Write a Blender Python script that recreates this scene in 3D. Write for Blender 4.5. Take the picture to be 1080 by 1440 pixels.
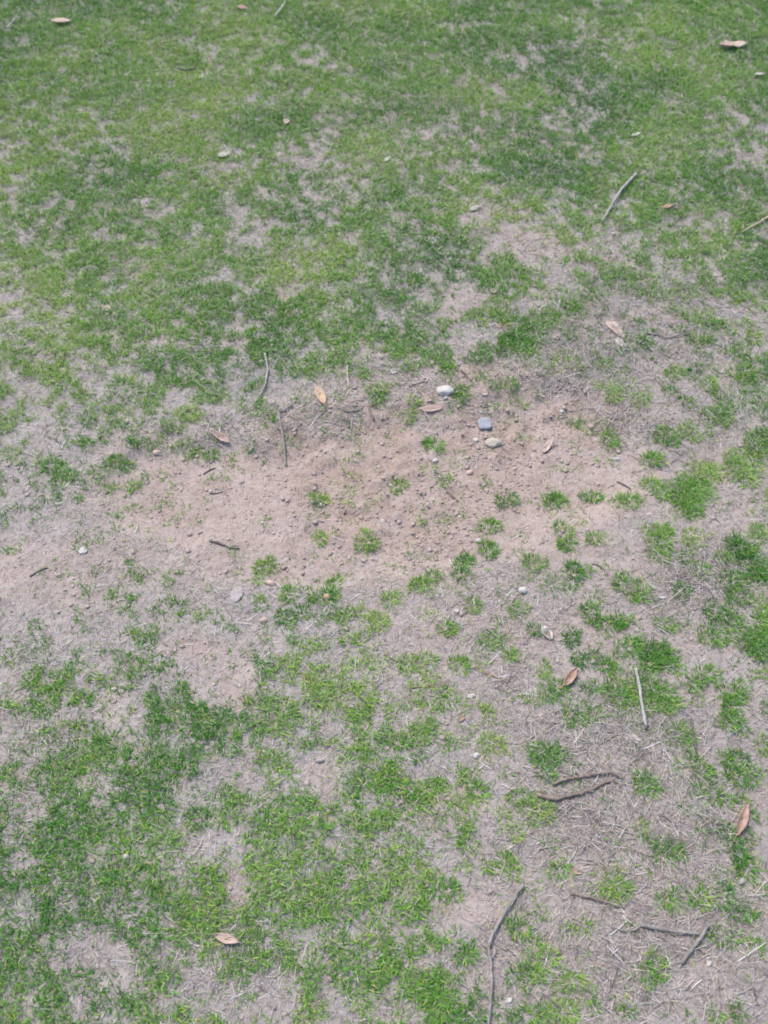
import bpy, math
import numpy as np
from math import radians, sin, cos, pi

for o in list(bpy.data.objects):
    bpy.data.objects.remove(o, do_unlink=True)
scene = bpy.context.scene
COL = scene.collection
rng = np.random.default_rng(11)

# ------------------------------------------------------------------ camera
CAM_H, CAM_DEP, CAM_VFOV = 1.50, radians(55), radians(56)
PW, PH = 1080.0, 1440.0
FPX = (PH / 2) / math.tan(CAM_VFOV / 2)
cd = bpy.data.cameras.new('camera')
cam = bpy.data.objects.new('camera', cd)
COL.objects.link(cam)
cam.location = (0, 0, CAM_H)
cam.rotation_euler = (pi / 2 - CAM_DEP, 0, 0)
cd.sensor_fit = 'VERTICAL'
cd.sensor_height = 24
cd.lens = 12 / math.tan(CAM_VFOV / 2)
cd.clip_start = 0.02
cd.clip_end = 500
cd.dof.use_dof = True
cd.dof.focus_distance = 1.62
cd.dof.aperture_fstop = cd.lens / 7.0
scene.camera = cam
scene.cycles.filter_width = 1.75
scene.render.resolution_x, scene.render.resolution_y = 768, 1024

# ------------------------------------------------------------------ sky and sun (overcast)
SUN_EL, SUN_AZ = radians(58), radians(-35)          # azimuth measured from +Y towards +X
w = bpy.data.worlds.new('World')
scene.world = w
w.use_nodes = True
nt = w.node_tree
sky = nt.nodes.new('ShaderNodeTexSky')
sky.sky_type = 'NISHITA'
sky.sun_disc = False
sky.sun_elevation = SUN_EL
sky.sun_rotation = SUN_AZ
sky.air_density = 1.0
sky.dust_density = 2.5
sky.ozone_density = 1.0
bg = nt.nodes['Background']
bg.inputs['Strength'].default_value = 0.13
nt.links.new(sky.outputs[0], bg.inputs[0])
sd = bpy.data.lights.new('sun', 'SUN')
sd.energy = 1.5
sd.angle = radians(20)
sd.color = (1.0, 0.97, 0.93)
sun = bpy.data.objects.new('sun', sd)
COL.objects.link(sun)
sun.rotation_euler = (pi / 2 - SUN_EL, 0, pi - SUN_AZ)
vs = scene.view_settings
vs.view_transform = 'Standard'
vs.look = 'None'
vs.gamma = 1
vs.use_curve_mapping = False
vs.exposure = 1.17

# ------------------------------------------------------------------ helpers: pixels <-> ground
SD, CDp = sin(CAM_DEP), cos(CAM_DEP)


def hash2(ix, iy, seed):
    ix = ix.astype(np.int64) & 0xFFFFFFFF
    iy = iy.astype(np.int64) & 0xFFFFFFFF
    h = (ix * 374761393 + iy * 668265263 + seed * 1442695041) & 0xFFFFFFFF
    h = ((h ^ (h >> 13)) * 1274126177) & 0xFFFFFFFF
    h = h ^ (h >> 16)
    return (h & 0xFFFFFF) / float(0xFFFFFF)


def vnoise(x, y, seed=0):
    fx, fy = np.floor(x), np.floor(y)
    tx, ty = x - fx, y - fy
    tx = tx * tx * tx * (tx * (tx * 6 - 15) + 10)
    ty = ty * ty * ty * (ty * (ty * 6 - 15) + 10)
    a, b = hash2(fx, fy, seed), hash2(fx + 1, fy, seed)
    c, d = hash2(fx, fy + 1, seed), hash2(fx + 1, fy + 1, seed)
    return (a * (1 - tx) + b * tx) * (1 - ty) + (c * (1 - tx) + d * tx) * ty


def fbm(x, y, scale, octs=3, seed=0, gain=0.5):
    x = np.asarray(x, float)
    y = np.asarray(y, float)
    s, a, tot = 0, 1.0, 0
    for k in range(octs):
        ca, sa = cos(0.6 + k * 1.1), sin(0.6 + k * 1.1)
        u, v = (x * ca - y * sa) / scale + 17.3 * k, (x * sa + y * ca) / scale - 9.1 * k
        s = s + a * vnoise(u, v, seed + k * 31)
        tot += a
        a *= gain
        scale *= 0.5
    return s / tot


def sstep(a, b, x):
    t = np.clip((x - a) / (b - a), 0, 1)
    return t * t * (3 - 2 * t)


def to_px(x, y, z=0.0):
    """ground point -> pixel of the photograph (1080 x 1440)"""
    depth = np.maximum(y * CDp - (z - CAM_H) * SD, 0.05)
    up = y * SD + (z - CAM_H) * CDp
    return PW / 2 + FPX * x / depth, PH / 2 - FPX * up / depth


def px_flat(px, py, z=0.0):
    a = (px - PW / 2) / FPX
    b = (PH / 2 - py) / FPX
    dx, dy, dz = a, CDp + b * SD, -SD + b * CDp
    t = (z - CAM_H) / dz
    return dx * t, dy * t


# soil patches that lie bare: photo px centre, radii, strength
BARE = [(300, 690, 150, 75, 1), (430, 670, 120, 80, 1), (560, 690, 150, 110, 1), (700, 660, 150, 85, 1),
        (800, 690, 110, 55, 1), (790, 620, 90, 55, 1), (820, 580, 60, 35, .9), (390, 770, 150, 60, .9),
        (560, 780, 110, 50, .8), (770, 760, 90, 45, .8), (60, 815, 80, 45, .7), (200, 790, 80, 25, .6),
        (270, 915, 45, 18, .8), (340, 965, 30, 30, .7), (880, 655, 70, 30, .7), (660, 560, 90, 50, .7),
        (520, 610, 140, 40, .8), (640, 890, 60, 40, .5), (745, 905, 60, 40, .5), (450, 1090, 40, 25, .6),
        (655, 1270, 45, 25, .7), (330, 1250, 14, 35, .7), (160, 995, 25, 30, .5), (820, 885, 80, 30, .5),
        (635, 1140, 60, 25, .5), (1000, 640, 40, 25, .5), (600, 1020, 50, 30, .4), (960, 900, 60, 20, .5),
        (880, 800, 50, 25, .5), (640, 430, 25, 30, .5), (720, 300, 30, 16, .5), (330, 480, 30, 18, .4),
        (200, 480, 45, 18, .5), (400, 415, 30, 18, .5), (740, 340, 50, 20, .5), (980, 1370, 70, 30, .4), (690, 420, 40, 16, .6), (775, 350, 55, 12, .6), (835, 372, 45, 12, .5), (930, 445, 50, 16, .5), (760, 420, 30, 14, .5), (800, 465, 50, 14, .5)]
CENTRE = [(300, 690, 150, 75, 1), (560, 690, 200, 110, 1), (760, 640, 150, 90, 1), (450, 770, 130, 60, .8)]
CRUMBLY = [(560, 660, 170, 110, 1), (700, 580, 140, 70, 1), (460, 610, 110, 50, .9), (560, 740, 110, 45, 1),
           (800, 590, 70, 50, .6), (640, 520, 150, 50, .6), (770, 500, 90, 50, .6)]


def ell(px, py, table, soft=0.45):
    out = np.zeros_like(px)
    for cx, cy, rx, ry, s in table:
        d = np.sqrt(((px - cx) / rx) ** 2 + ((py - cy) / ry) ** 2)
        out = np.maximum(out, s * (1 - sstep(1 - soft, 1 + soft, d)))
    return out


def height(x, y):
    x = np.asarray(x, float)
    y = np.asarray(y, float)
    near = np.exp(-np.maximum(0, np.hypot(x, y - 1.4) - 3.5) / 2.0)
    wx = x + 0.05 * (fbm(x, y, .09, 2, 71) - .5)
    wy = y + 0.05 * (fbm(x, y, .09, 2, 72) - .5)
    px, py = to_px(wx, wy)
    c = ell(px, py, CENTRE, .2)
    cr = ell(px, py, CRUMBLY, .4)
    h = 0.030 * (fbm(x, y, .8, 2, 3) - .5) + 0.012 * (fbm(x, y, .13, 2, 5) - .5) * (1 - .45 * c)
    h = h - 0.015 * c
    h = h + (0.006 - .0025 * c + 0.003 * cr) * (fbm(x, y, .032, 3, 9, .6) - .5)
    cl = fbm(x, y, .022, 2, 15)
    h = h + cr * 0.007 * sstep(.55, .8, cl)
    return h * near


def px_ground(px, py):
    z = 0.0
    for k in range(4):
        x, y = px_flat(px, py, z)
        z = float(height(np.array([x]), np.array([y]))[0])
    return x, y, z


def pxm(px, py):
    """pixels per metre across the view at that ground pixel"""
    x, y = px_flat(px, py)
    return FPX / (y * CDp + CAM_H * SD)


# ------------------------------------------------------------------ materials
def new_mat(name):
    m = bpy.data.materials.new(name)
    m.use_nodes = True
    t = m.node_tree
    return m, t, t.nodes['Principled BSDF'], t.nodes['Material Output']


def nd(t, kind, **kw):
    n = t.nodes.new(kind)
    for k, v in kw.items():
        if k in n.inputs:
            n.inputs[k].default_value = v
        else:
            setattr(n, k, v)
    return n


def ramp(t, stops):
    r = t.nodes.new('ShaderNodeValToRGB')
    e = r.color_ramp.elements
    while len(e) < len(stops):
        e.new(0.5)
    for k, (p, c) in enumerate(stops):
        e[k].position = p
        e[k].color = (*c, 1)
    return r


def mix(t, a, b, fac, blend='MIX'):
    n = t.nodes.new('ShaderNodeMix')
    n.data_type = 'RGBA'
    n.blend_type = blend
    L = t.links.new
    for s, v in ((n.inputs[6], a), (n.inputs[7], b), (n.inputs[0], fac)):
        if hasattr(v, 'is_linked'):
            L(v, s)
        elif isinstance(v, tuple):
            s.default_value = (*v, 1)
        else:
            s.default_value = v
    return n.outputs[2]


def mat_soil():
    m, t, b, out = new_mat('soil')
    L = t.links.new
    geo = nd(t, 'ShaderNodeNewGeometry')
    pos = geo.outputs['Position']

    def noise(sc, det=4, ro=.6):
        n = nd(t, 'ShaderNodeTexNoise', Scale=sc, Detail=det, Roughness=ro)
        L(pos, n.inputs['Vector'])
        return n.outputs[0]
    n1, n2, n3, n4 = noise(3.0), noise(22), noise(120, 5, .7), noise(420, 3, .7)
    r1 = ramp(t, [(.3, (.318, .248, .213)), (.5, (.368, .295, .258)), (.72, (.408, .335, .300))])
    L(n2, r1.inputs[0])
    r2 = ramp(t, [(.32, (.80, .74, .70)), (.5, (1, 1, 1)), (.7, (1.1, 1.1, 1.1))])
    L(n3, r2.inputs[0])
    c = mix(t, r1.outputs[0], r2.outputs[0], .9, 'MULTIPLY')
    r3 = ramp(t, [(.3, (.78, .74, .72)), (.48, (1, 1, 1)), (.75, (1.06, 1.06, 1.08))])
    L(n4, r3.inputs[0])
    c = mix(t, c, r3.outputs[0], .8, 'MULTIPLY')
    # old thatch litter greys the soil under the lawn
    at = nd(t, 'ShaderNodeAttribute', attribute_name='litter')
    rl = ramp(t, [(.3, (.23, .207, .192)), (.55, (.325, .300, .286)), (.75, (.40, .375, .360))])
    L(n3, rl.inputs[0])
    c = mix(t, c, rl.outputs[0], at.outputs['Fac'])
    # brown crumbly earth
    ab = nd(t, 'ShaderNodeAttribute', attribute_name='brown')
    c = mix(t, c, (.95, .915, .885), ab.outputs['Fac'], 'MULTIPLY')
    # beyond the built blades the lawn is too far to tell them apart
    af = nd(t, 'ShaderNodeAttribute', attribute_name='far')
    rg = ramp(t, [(.35, (.09, .16, .04)), (.6, (.15, .22, .07)), (.75, (.30, .28, .22))])
    L(noise(6, 8, .75), rg.inputs[0])
    c = mix(t, c, rg.outputs[0], af.outputs['Fac'])
    L(c, b.inputs['Base Color'])
    b.inputs['Roughness'].default_value = .95
    b.inputs['Specular IOR Level'].default_value = .15
    bp = nd(t, 'ShaderNodeBump', Strength=1.0, Distance=.006)
    L(n3, bp.inputs['Height'])
    bp2 = nd(t, 'ShaderNodeBump', Strength=.5, Distance=.0015)
    L(n4, bp2.inputs['Height'])
    L(bp.outputs[0], bp2.inputs['Normal'])
    L(bp2.outputs[0], b.inputs['Normal'])
    return m


def mat_blade(name, trans, rough, spec):
    m, t, b, out = new_mat(name)
    L = t.links.new
    at = nd(t, 'ShaderNodeAttribute', attribute_name='tint')
    L(at.outputs['Color'], b.inputs['Base Color'])
    b.inputs['Roughness'].default_value = rough
    b.inputs['Specular IOR Level'].default_value = spec
    tr = nd(t, 'ShaderNodeBsdfTranslucent')
    L(at.outputs['Color'], tr.inputs[0])
    ms = nd(t, 'ShaderNodeMixShader', Fac=trans)
    L(b.outputs[0], ms.inputs[1])
    L(tr.outputs[0], ms.inputs[2])
    L(ms.outputs[0], out.inputs[0])
    return m


def mat_noise(name, c1, c2, c3, scale, rough=.85, bump=.4, dist=.001, spec=.25, stretch=None):
    m, t, b, out = new_mat(name)
    L = t.links.new
    tc = nd(t, 'ShaderNodeTexCoord')
    v = tc.outputs['Object']
    if stretch:
        mp = nd(t, 'ShaderNodeMapping')
        mp.inputs['Scale'].default_value = stretch
        L(v, mp.inputs['Vector'])
        v = mp.outputs[0]
    n = nd(t, 'ShaderNodeTexNoise', Scale=scale, Detail=6, Roughness=.65)
    L(v, n.inputs['Vector'])
    n2 = nd(t, 'ShaderNodeTexNoise', Scale=scale * 6, Detail=3, Roughness=.7)
    L(v, n2.inputs['Vector'])
    r = ramp(t, [(.3, c1), (.5, c2), (.7, c3)])
    L(n.outputs[0], r.inputs[0])
    r2 = ramp(t, [(.3, (.72, .70, .68)), (.55, (1, 1, 1))])
    L(n2.outputs[0], r2.inputs[0])
    L(mix(t, r.outputs[0], r2.outputs[0], .7, 'MULTIPLY'), b.inputs['Base Color'])
    b.inputs['Roughness'].default_value = rough
    b.inputs['Specular IOR Level'].default_value = spec
    bp = nd(t, 'ShaderNodeBump', Strength=bump, Distance=dist)
    L(n2.outputs[0], bp.inputs['Height'])
    L(bp.outputs[0], b.inputs['Normal'])
    return m


M = {}
M['soil'] = mat_soil()
M['blade'] = mat_blade('grass_blade', .30, .5, .18)
M['straw'] = mat_blade('dry_straw', .10, .65, .25)
M['crumb'] = mat_noise('soil_crumb', (.26, .205, .178), (.345, .278, .247), (.42, .348, .315), 60, .95, .5, .002, .15)
M['pale_grit'] = mat_noise('pale_grit', (.40, .35, .32), (.49, .45, .42), (.58, .55, .53), 60, .8)
M['white_stone'] = mat_noise('white_stone', (.36, .335, .305), (.45, .422, .388), (.52, .495, .465), 55, .75)
M['blue_stone'] = mat_noise('blue_stone', (.19, .195, .22), (.245, .25, .275), (.30, .305, .33), 70, .7)
M['tan_stone'] = mat_noise('tan_stone', (.33, .285, .23), (.41, .36, .29), (.47, .42, .35), 55, .85)
M['brown_stone'] = mat_noise('brown_stone', (.27, .19, .11), (.36, .26, .16), (.43, .33, .22), 90, .7)
M['pink_stone'] = mat_noise('pink_stone', (.40, .28, .225), (.49, .36, .30), (.55, .43, .37), 80, .8)
M['grey_stone'] = mat_noise('grey_stone', (.26, .23, .22), (.33, .295, .28), (.39, .355, .34), 60, .85)
M['twig_grey'] = mat_noise('weathered_twig', (.13, .116, .104), (.215, .196, .178), (.33, .305, .282), 90, .85, .8, .001, .2)
M['twig_pale'] = mat_noise('pale_twig', (.22, .205, .185), (.32, .30, .275), (.42, .40, .375), 90, .85, .8, .001, .2)
M['twig_brown'] = mat_noise('brown_twig', (.12, .09, .072), (.19, .148, .12), (.28, .23, .19), 60, .88, .8, .001, .2)
M['twig_dark'] = mat_noise('dark_twig', (.07, .062, .06), (.115, .10, .095), (.18, .16, .15), 60, .88, .8, .001, .2)
M['needle'] = mat_noise('pine_needle', (.25, .155, .095), (.32, .21, .14), (.39, .28, .20), 60, .6)
M['leaf_orange'] = mat_noise('orange_leaf', (.33, .21, .13), (.40, .27, .18), (.46, .33, .23), 70, .6, .4, .001)
M['leaf_tan'] = mat_noise('tan_leaf', (.36, .26, .205), (.45, .345, .28), (.52, .42, .355), 70, .65, .4, .001)
M['leaf_pink'] = mat_noise('pinkish_leaf', (.34, .235, .195), (.41, .29, .245), (.47, .35, .30), 70, .65, .4, .001)
M['leaf_brown'] = mat_noise('brown_leaf', (.25, .155, .115), (.33, .215, .165), (.40, .28, .22), 70, .55, .4, .001)
M['leaf_pale'] = mat_noise('pale_leaf', (.38, .335, .295), (.46, .415, .375), (.53, .49, .455), 70, .7, .4, .001)
M['leaf_dark'] = mat_noise('dark_leaf', (.12, .09, .07), (.18, .135, .105), (.25, .19, .15), 70, .7, .4, .001)


# ------------------------------------------------------------------ mesh helpers
def mesh_from(name, V, F, mat, smooth=False, attrs=None):
    """V (n,3); F (m,3) or (m,4) index array"""
    me = bpy.data.meshes.new(name)
    V = np.ascontiguousarray(V, np.float32)
    F = np.ascontiguousarray(F, np.int32)
    k = F.shape[1]
    me.vertices.add(len(V))
    me.vertices.foreach_set('co', V.ravel())
    me.loops.add(F.size)
    me.loops.foreach_set('vertex_index', F.ravel())
    me.polygons.add(len(F))
    me.polygons.foreach_set('loop_start', np.arange(0, F.size, k, dtype=np.int32))
    me.update(calc_edges=True)
    if smooth:
        me.polygons.foreach_set('use_smooth', np.ones(len(F), bool))
    for an, arr in (attrs or {}).items():
        if arr.ndim == 1:
            a = me.attributes.new(an, 'FLOAT', 'POINT')
            a.data.foreach_set('value', np.ascontiguousarray(arr, np.float32))
        else:
            a = me.attributes.new(an, 'FLOAT_COLOR', 'POINT')
            c4 = np.ones((len(arr), 4), np.float32)
            c4[:, :3] = arr
            a.data.foreach_set('color', c4.ravel())
    me.materials.append(mat)
    me.validate()
    return me


def link(name, data, loc=(0, 0, 0), parent=None):
    o = bpy.data.objects.new(name, data)
    COL.objects.link(o)
    o.location = loc
    if parent is not None:
        o.parent = parent
    return o


def tag(o, label, cat, group=None):
    o['label'] = label
    o['category'] = cat
    if group:
        o['group'] = group
    return o


def srand(a, b, n):
    return rng.uniform(a, b, n)


# ------------------------------------------------------------------ grass cover, read cell by cell from the photograph
GRID = """
777776667 887777668 766677788
788876667 656767667 665467768
677877756 554777765 565777777
776677676 656665674 665787757
666557777 764444435 544777655
554677665 534455457 665677754
566576765 553476556 766666655
455764743 464575633 455466665
666656664 576566643 344344554
665667766 777756656 655455566
555757655 667766445 545453456
557865656 777656434 543343435
666546665 766465534 643343446
765346656 444222322 113323345
534445433 322221121 112333444
434445532 210112000 001142443
444433222 000101100 000213223
233231111 000101111 000032444
232221111 001100012 032044425
111222122 101001021 322124256
122233323 323212321 342441256
223345433 343431221 214541256
333335322 455421013 222322456
345345324 565324432 125563336
355426633 456643421 234663543
446536755 553655522 143555364
357555765 553653414 421114455
456467553 543763545 521244254
467567554 664664333 511112242
577677335 565664445 331154244
477756565 657654344 343411245
456656574 666565422 311114555
446565473 566554324 533111252
454234535 553555553 531133112
566425434 464664654 552243111
565533644 444344664 543321113
"""
G = np.array([[int(c) for c in r.replace(' ', '')] for r in GRID.split('\n') if r.strip()], float) / 10
assert G.shape == (36, 27), G.shape

# single tufts and clumps: x y rx ry [p pale/thin, d dense dark, y yellowish] in photo pixels
TUFTS = """
540 478 18 12;587 487 14 12;617 497 14 9;670 503 15 9;630 523 11 7;650 555 10 9 d;583 565 8 5;575 585 8 8;530 547 12 8
535 563 10 8;507 528 10 14;442 508 12 9;610 627 11 9 d;497 642 10 6 p;603 662 9 8 p;625 673 10 6;562 685 11 8;495 688 11 7 p
448 703 11 9;680 677 10 7 p;713 703 12 10;717 542 8 7;670 440 20 10;703 443 10 8;365 577 10 14;380 587 10 8;365 540 12 9
420 557 9 7 p;710 493 13 8 d;277 638 8 6;297 640 9 6;168 655 16 9;300 678 10 5 p;90 667 12 10;73 653 10 10;133 667 14 9 p
187 683 7 6;110 707 8 6;257 540 13 10;217 560 18 14;167 550 10 14;110 553 14 13;267 587 22 13 y;243 607 18 9;187 623 8 8
127 627 9 7;147 620 9 7;173 603 14 8;133 597 14 10;310 605 8 4;350 630 8 5
727 483 20 16 d;757 478 14 7;750 457 14 9;777 447 14 8;803 428 13 7;902 412 11 9;867 380 18 9;843 410 9 9;997 457 18 7
983 478 16 6;955 462 8 5;907 482 9 7;1047 522 12 8;978 527 8 7;993 540 13 8 y;950 527 12 9 y;863 555 12 7;897 565 12 9
945 552 8 6;967 567 10 8;1008 587 20 11;937 615 15 10 d;973 607 14 11;857 623 11 13;807 598 7 6;735 570 6 5;917 647 14 8 d
832 695 15 9;777 708 18 11;883 705 22 9;917 682 14 9;990 665 24 13;973 693 28 20 d;933 697 10 9;967 713 16 12;1043 660 22 22
1070 633 18 25;1073 613 10 10;788 660 8 4 p;843 507 10 10 p;867 530 10 8 p;817 523 8 5 p;1057 473 10 10 y;748 620 6 6 p
515 763 12 14;447 760 10 9;442 778 5 5 p;687 745 15 10;685 775 12 11 d;655 793 11 10 d;650 810 12 8;607 808 12 8;597 828 17 11
577 785 7 6 p;550 845 12 10;662 853 11 9;625 880 14 11;473 820 10 9;460 838 15 12;408 837 13 10;377 800 14 12;365 818 7 6
368 850 9 9;427 863 12 8;400 873 12 12;507 863 14 7;530 875 15 10;497 900 16 10;477 870 6 6;587 932 21 12;607 950 10 7
643 938 15 11;683 925 14 8 p;712 920 9 9;693 900 16 10;625 973 7 7;633 993 20 12 p;583 990 12 10 p;687 1007 9 11
690 1050 16 14;518 972 13 14;475 947 15 11;473 983 20 16;410 933 16 12 y;438 913 18 12 y;398 950 9 8;415 1000 20 14
430 1047 27 14 d;387 1070 16 14;510 1020 20 25;520 1047 22 20;500 1067 25 16;587 1032 22 14;553 997 12 12 p;560 1040 12 10
587 1063 8 8;367 933 10 10;367 973 8 14;365 1043 9 10;437 953 14 14 p;673 898 7 6 p;643 730 8 7 p;620 728 10 6 p;593 728 8 6 p
373 735 8 6 p;793 745 10 10;802 765 13 8 d;840 757 11 8;748 792 17 8;773 820 19 13 p;803 810 14 15;828 802 9 7;797 833 12 7 p
877 820 12 10;903 832 13 12;890 837 9 8;730 860 11 11;833 863 16 11;853 877 18 9;873 868 13 9;833 845 15 9 p;937 878 14 9
960 837 12 11;920 747 20 9;930 767 18 18;928 783 10 7;978 757 15 11 y;962 783 10 8;985 803 9 10;923 815 8 6 p;967 723 18 6
1043 767 18 14 d;1057 787 16 16;1070 750 12 12;1017 783 12 9;1027 820 20 14;1040 837 14 12;1067 817 14 12;1010 857 16 11
1033 870 18 14;1003 893 18 14;1070 867 14 25;1070 907 18 20 d;755 883 11 8;802 893 10 14;845 898 10 7 p;882 913 17 13
827 927 18 10;850 937 12 12;763 942 10 9;725 920 8 8;927 917 25 14;907 937 20 10;933 930 25 12;950 937 10 10;777 972 18 12
750 983 12 7;835 965 15 9;870 980 18 20;920 977 25 18;940 987 15 12;893 963 12 14;910 1000 10 8;810 1003 14 17;837 1005 14 7
998 947 15 11;973 963 12 10;990 987 15 8 p;1032 970 20 10;1037 997 16 14;1027 1023 18 16;953 1037 18 16;1070 1047 12 12
768 1060 22 15 d;977 1073 16 8;1013 1067 12 8;1040 1070 12 10;1053 947 14 7 p;1073 950 8 6;1077 997 6 8;725 775 7 6 p
943 730 10 8 p;867 957 7 4 y;732 1120 14 9;752 1143 22 15;767 1090 11 9;908 1103 14 15 d;900 1163 9 10;913 1177 10 8
937 1190 20 12;933 1203 13 10;960 1203 6 7;1043 1200 14 13;1057 1223 18 12;1027 1173 14 14;1063 1177 12 9 p;1053 1147 10 7
963 1132 7 6;1003 1113 14 14;977 1113 8 8;1020 1127 10 6;983 1085 16 7;1040 1090 25 14;1043 1127 8 8;775 1187 14 9 p
782 1203 10 8 p;787 1228 18 9;753 1247 8 7 p;860 1243 24 18;942 1270 15 13;987 1260 16 14;1013 1260 15 12;1043 1280 18 11
1017 1237 18 12 p;1073 1250 10 8;818 1302 11 9;797 1315 9 9;887 1307 8 5;737 1303 18 14;747 1327 15 10;763 1347 17 11
800 1377 16 14;737 1377 20 14;750 1363 14 12;927 1357 14 15;903 1373 17 12;828 1400 12 10;837 1423 9 11;872 1410 7 7
882 1427 12 8;740 1423 25 12;787 1427 20 14;1043 1423 12 13;1010 1427 10 10;970 1433 6 6;1020 1317 18 11;1060 1333 12 9
723 1220 8 14;723 1170 10 10;497 1097 20 16 d;550 1100 14 18;607 1113 18 11;623 1103 10 8;580 1133 12 16;667 1113 16 12
662 1085 10 6;650 1157 10 6;617 1152 7 6;662 1187 13 13;710 1153 10 10;705 1210 12 11;650 1223 8 8;690 1223 10 8;627 1257 16 15
600 1217 10 10 y;540 1167 22 20;483 1227 18 14;380 1120 16 20;432 1137 18 22;473 1143 10 8;400 1187 25 14;657 1347 14 14
593 1330 20 10;567 1280 12 12;450 1270 30 16;483 1293 22 12;417 1353 25 25;517 1373 30 30;547 1347 12 18;597 1387 25 14
620 1407 18 14;667 1430 22 10;450 1423 16 18;417 1435 12 10;590 1277 10 8;637 1387 8 8
1062 800 14 12 d;1048 905 14 9 d;140 450 40 26 d;165 400 14 16 d;305 1045 22 20 d;330 1015 14 12 d;60 980 22 40;155 1045 22 16 d;285 1155 22 16 d;330 1140 14 12
200 1120 40 30;80 1150 45 40;300 1285 16 24;265 1330 10 22;230 1370 16 12;145 1395 22 20;60 1410 40 14
"""
TUFT = []
for part in TUFTS.replace('\n', ';').split(';'):
    f = part.split()
    if f:
        TUFT.append((float(f[0]), float(f[1]), float(f[2]), float(f[3]), f[4] if len(f) > 4 else 'n'))


def isolated(t):
    x, y = t[0], t[1]
    if y < 400 or y > 1440:
        return False
    if y < 700:
        return (x > 540 and y > 490) or (x > 700 and y > 420) or (y > 625) or (x > 430 and y > 540)
    if y < 880:
        return x > 360
    return x > 545


ISO = [t for t in TUFT if isolated(t)]
JOIN = [t for t in TUFT if not isolated(t)]


def base_cover(px, py):
    gx = np.clip(px / 40 - .5, 0, 25.999)
    gy = np.clip(py / 40 - .5, 0, 34.999)
    ix, iy = gx.astype(int), gy.astype(int)
    fx, fy = gx - ix, gy - iy
    c = (G[iy, ix] * (1 - fx) + G[iy, ix + 1] * fx) * (1 - fy) + (G[iy + 1, ix] * (1 - fx) + G[iy + 1, ix + 1] * fx) * fy
    # where the clumps are listed one by one the grid only adds the stray blades
    inside = (px > 0) & (px < PW) & (py < PH)
    xe = 520 + 110 * sstep(900, 1050, py)
    right = sstep(xe - 20, xe + 90, px) * sstep(600, 700, py)
    f = 1 - .78 * right
    f = f * (1 - (.20 + .20 * sstep(220, 330, px)) * sstep(500, 620, py) * (1 - right) * (1 - sstep(800, 900, py)))
    return c * np.where(inside, f, 1.0)


GAPS = [(45, 1140, 30, 30, .75), (140, 1105, 32, 15, .7), (280, 1125, 36, 20, .7), (300, 1190, 42, 26, .7), (35, 1280, 24, 24, .7), (120, 1345, 60, 22, .85),
        (170, 1382, 46, 18, .7), (290, 1395, 46, 30, .65), (385, 1400, 36, 36, .75), (440, 1325, 30, 24, .75), (450, 1092, 42, 30, .9), (330, 1250, 14, 36, .9),
        (610, 1160, 40, 22, .85), (640, 1270, 40, 26, .85), (560, 1300, 22, 14, .6), (600, 1345, 16, 18, .6), (430, 1000, 16, 12, .5), (545, 960, 30, 24, .8),
        (470, 1020, 22, 16, .8), (150, 1000, 22, 30, .7), (30, 1050, 28, 24, .6), (205, 1045, 14, 26, .7), (340, 960, 26, 26, .8), (270, 915, 46, 20, .8),
        (540, 1210, 16, 14, .4), (30, 1215, 22, 20, .6), (100, 1270, 20, 16, .5), (250, 1240, 26, 16, .5), (560, 900, 30, 18, .7), (620, 1075, 26, 18, .6),
        (470, 1120, 20, 14, .6), (350, 1085, 22, 14, .6), (420, 1070, 14, 10, .5), (560, 1420, 26, 16, .6), (480, 1420, 20, 20, .5)]


def clump_noise(x, y):
    n = .42 * fbm(x, y, .050, 2, 41) + .58 * fbm(x, y, .019, 2, 43)
    return np.clip((n - .5) / .37 + .5, 0, 1)


# ------------------------------------------------------------------ the ground: one sheet, fine where it is seen
def axis(lo, hi, step, far):
    a = list(np.arange(lo, hi + 1e-6, step))
    s, v = step, a[-1]
    while v < far:
        s *= 1.22
        v += s
        a.append(v)
    s, v = step, a[0]
    while v > -far:
        s *= 1.22
        v -= s
        a.insert(0, v)
    return np.array(a)


ax, ay = axis(-1.45, 1.45, .0085, 120), axis(0.0, 3.25, .0085, 120)
X, Y = np.meshgrid(ax, ay)
X, Y = X.ravel(), Y.ravel()
Z = height(X, Y)
nx, ny = len(ax), len(ay)
I = np.arange(nx * ny).reshape(ny, nx)
F = np.stack([I[:-1, :-1], I[:-1, 1:], I[1:, 1:], I[1:, :-1]], -1).reshape(-1, 4)
gpx, gpy = to_px(X + .03 * (fbm(X, Y, .06, 2, 81) - .5), Y + .05 * (fbm(X, Y, .06, 2, 82) - .5))
bare = ell(gpx, gpy, BARE)
brown = ell(gpx, gpy, CRUMBLY, .6) * sstep(.3, .6, fbm(X, Y, .08, 3, 83))
cov = base_cover(gpx, gpy)
litter = np.clip((1 - bare) * (.25 + .5 * fbm(X, Y, .10, 3, 85) + .5 * cov), 0, .9)
far = sstep(0, .8, np.maximum(np.abs(X) - 3.2, np.maximum(Y - 6.2, -.7 - Y)))
g = link('ground', mesh_from('ground', np.stack([X, Y, Z], 1), F, M['soil'], True,
                             {'litter': litter, 'brown': brown, 'far': far}))
g['kind'] = 'structure'


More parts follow.
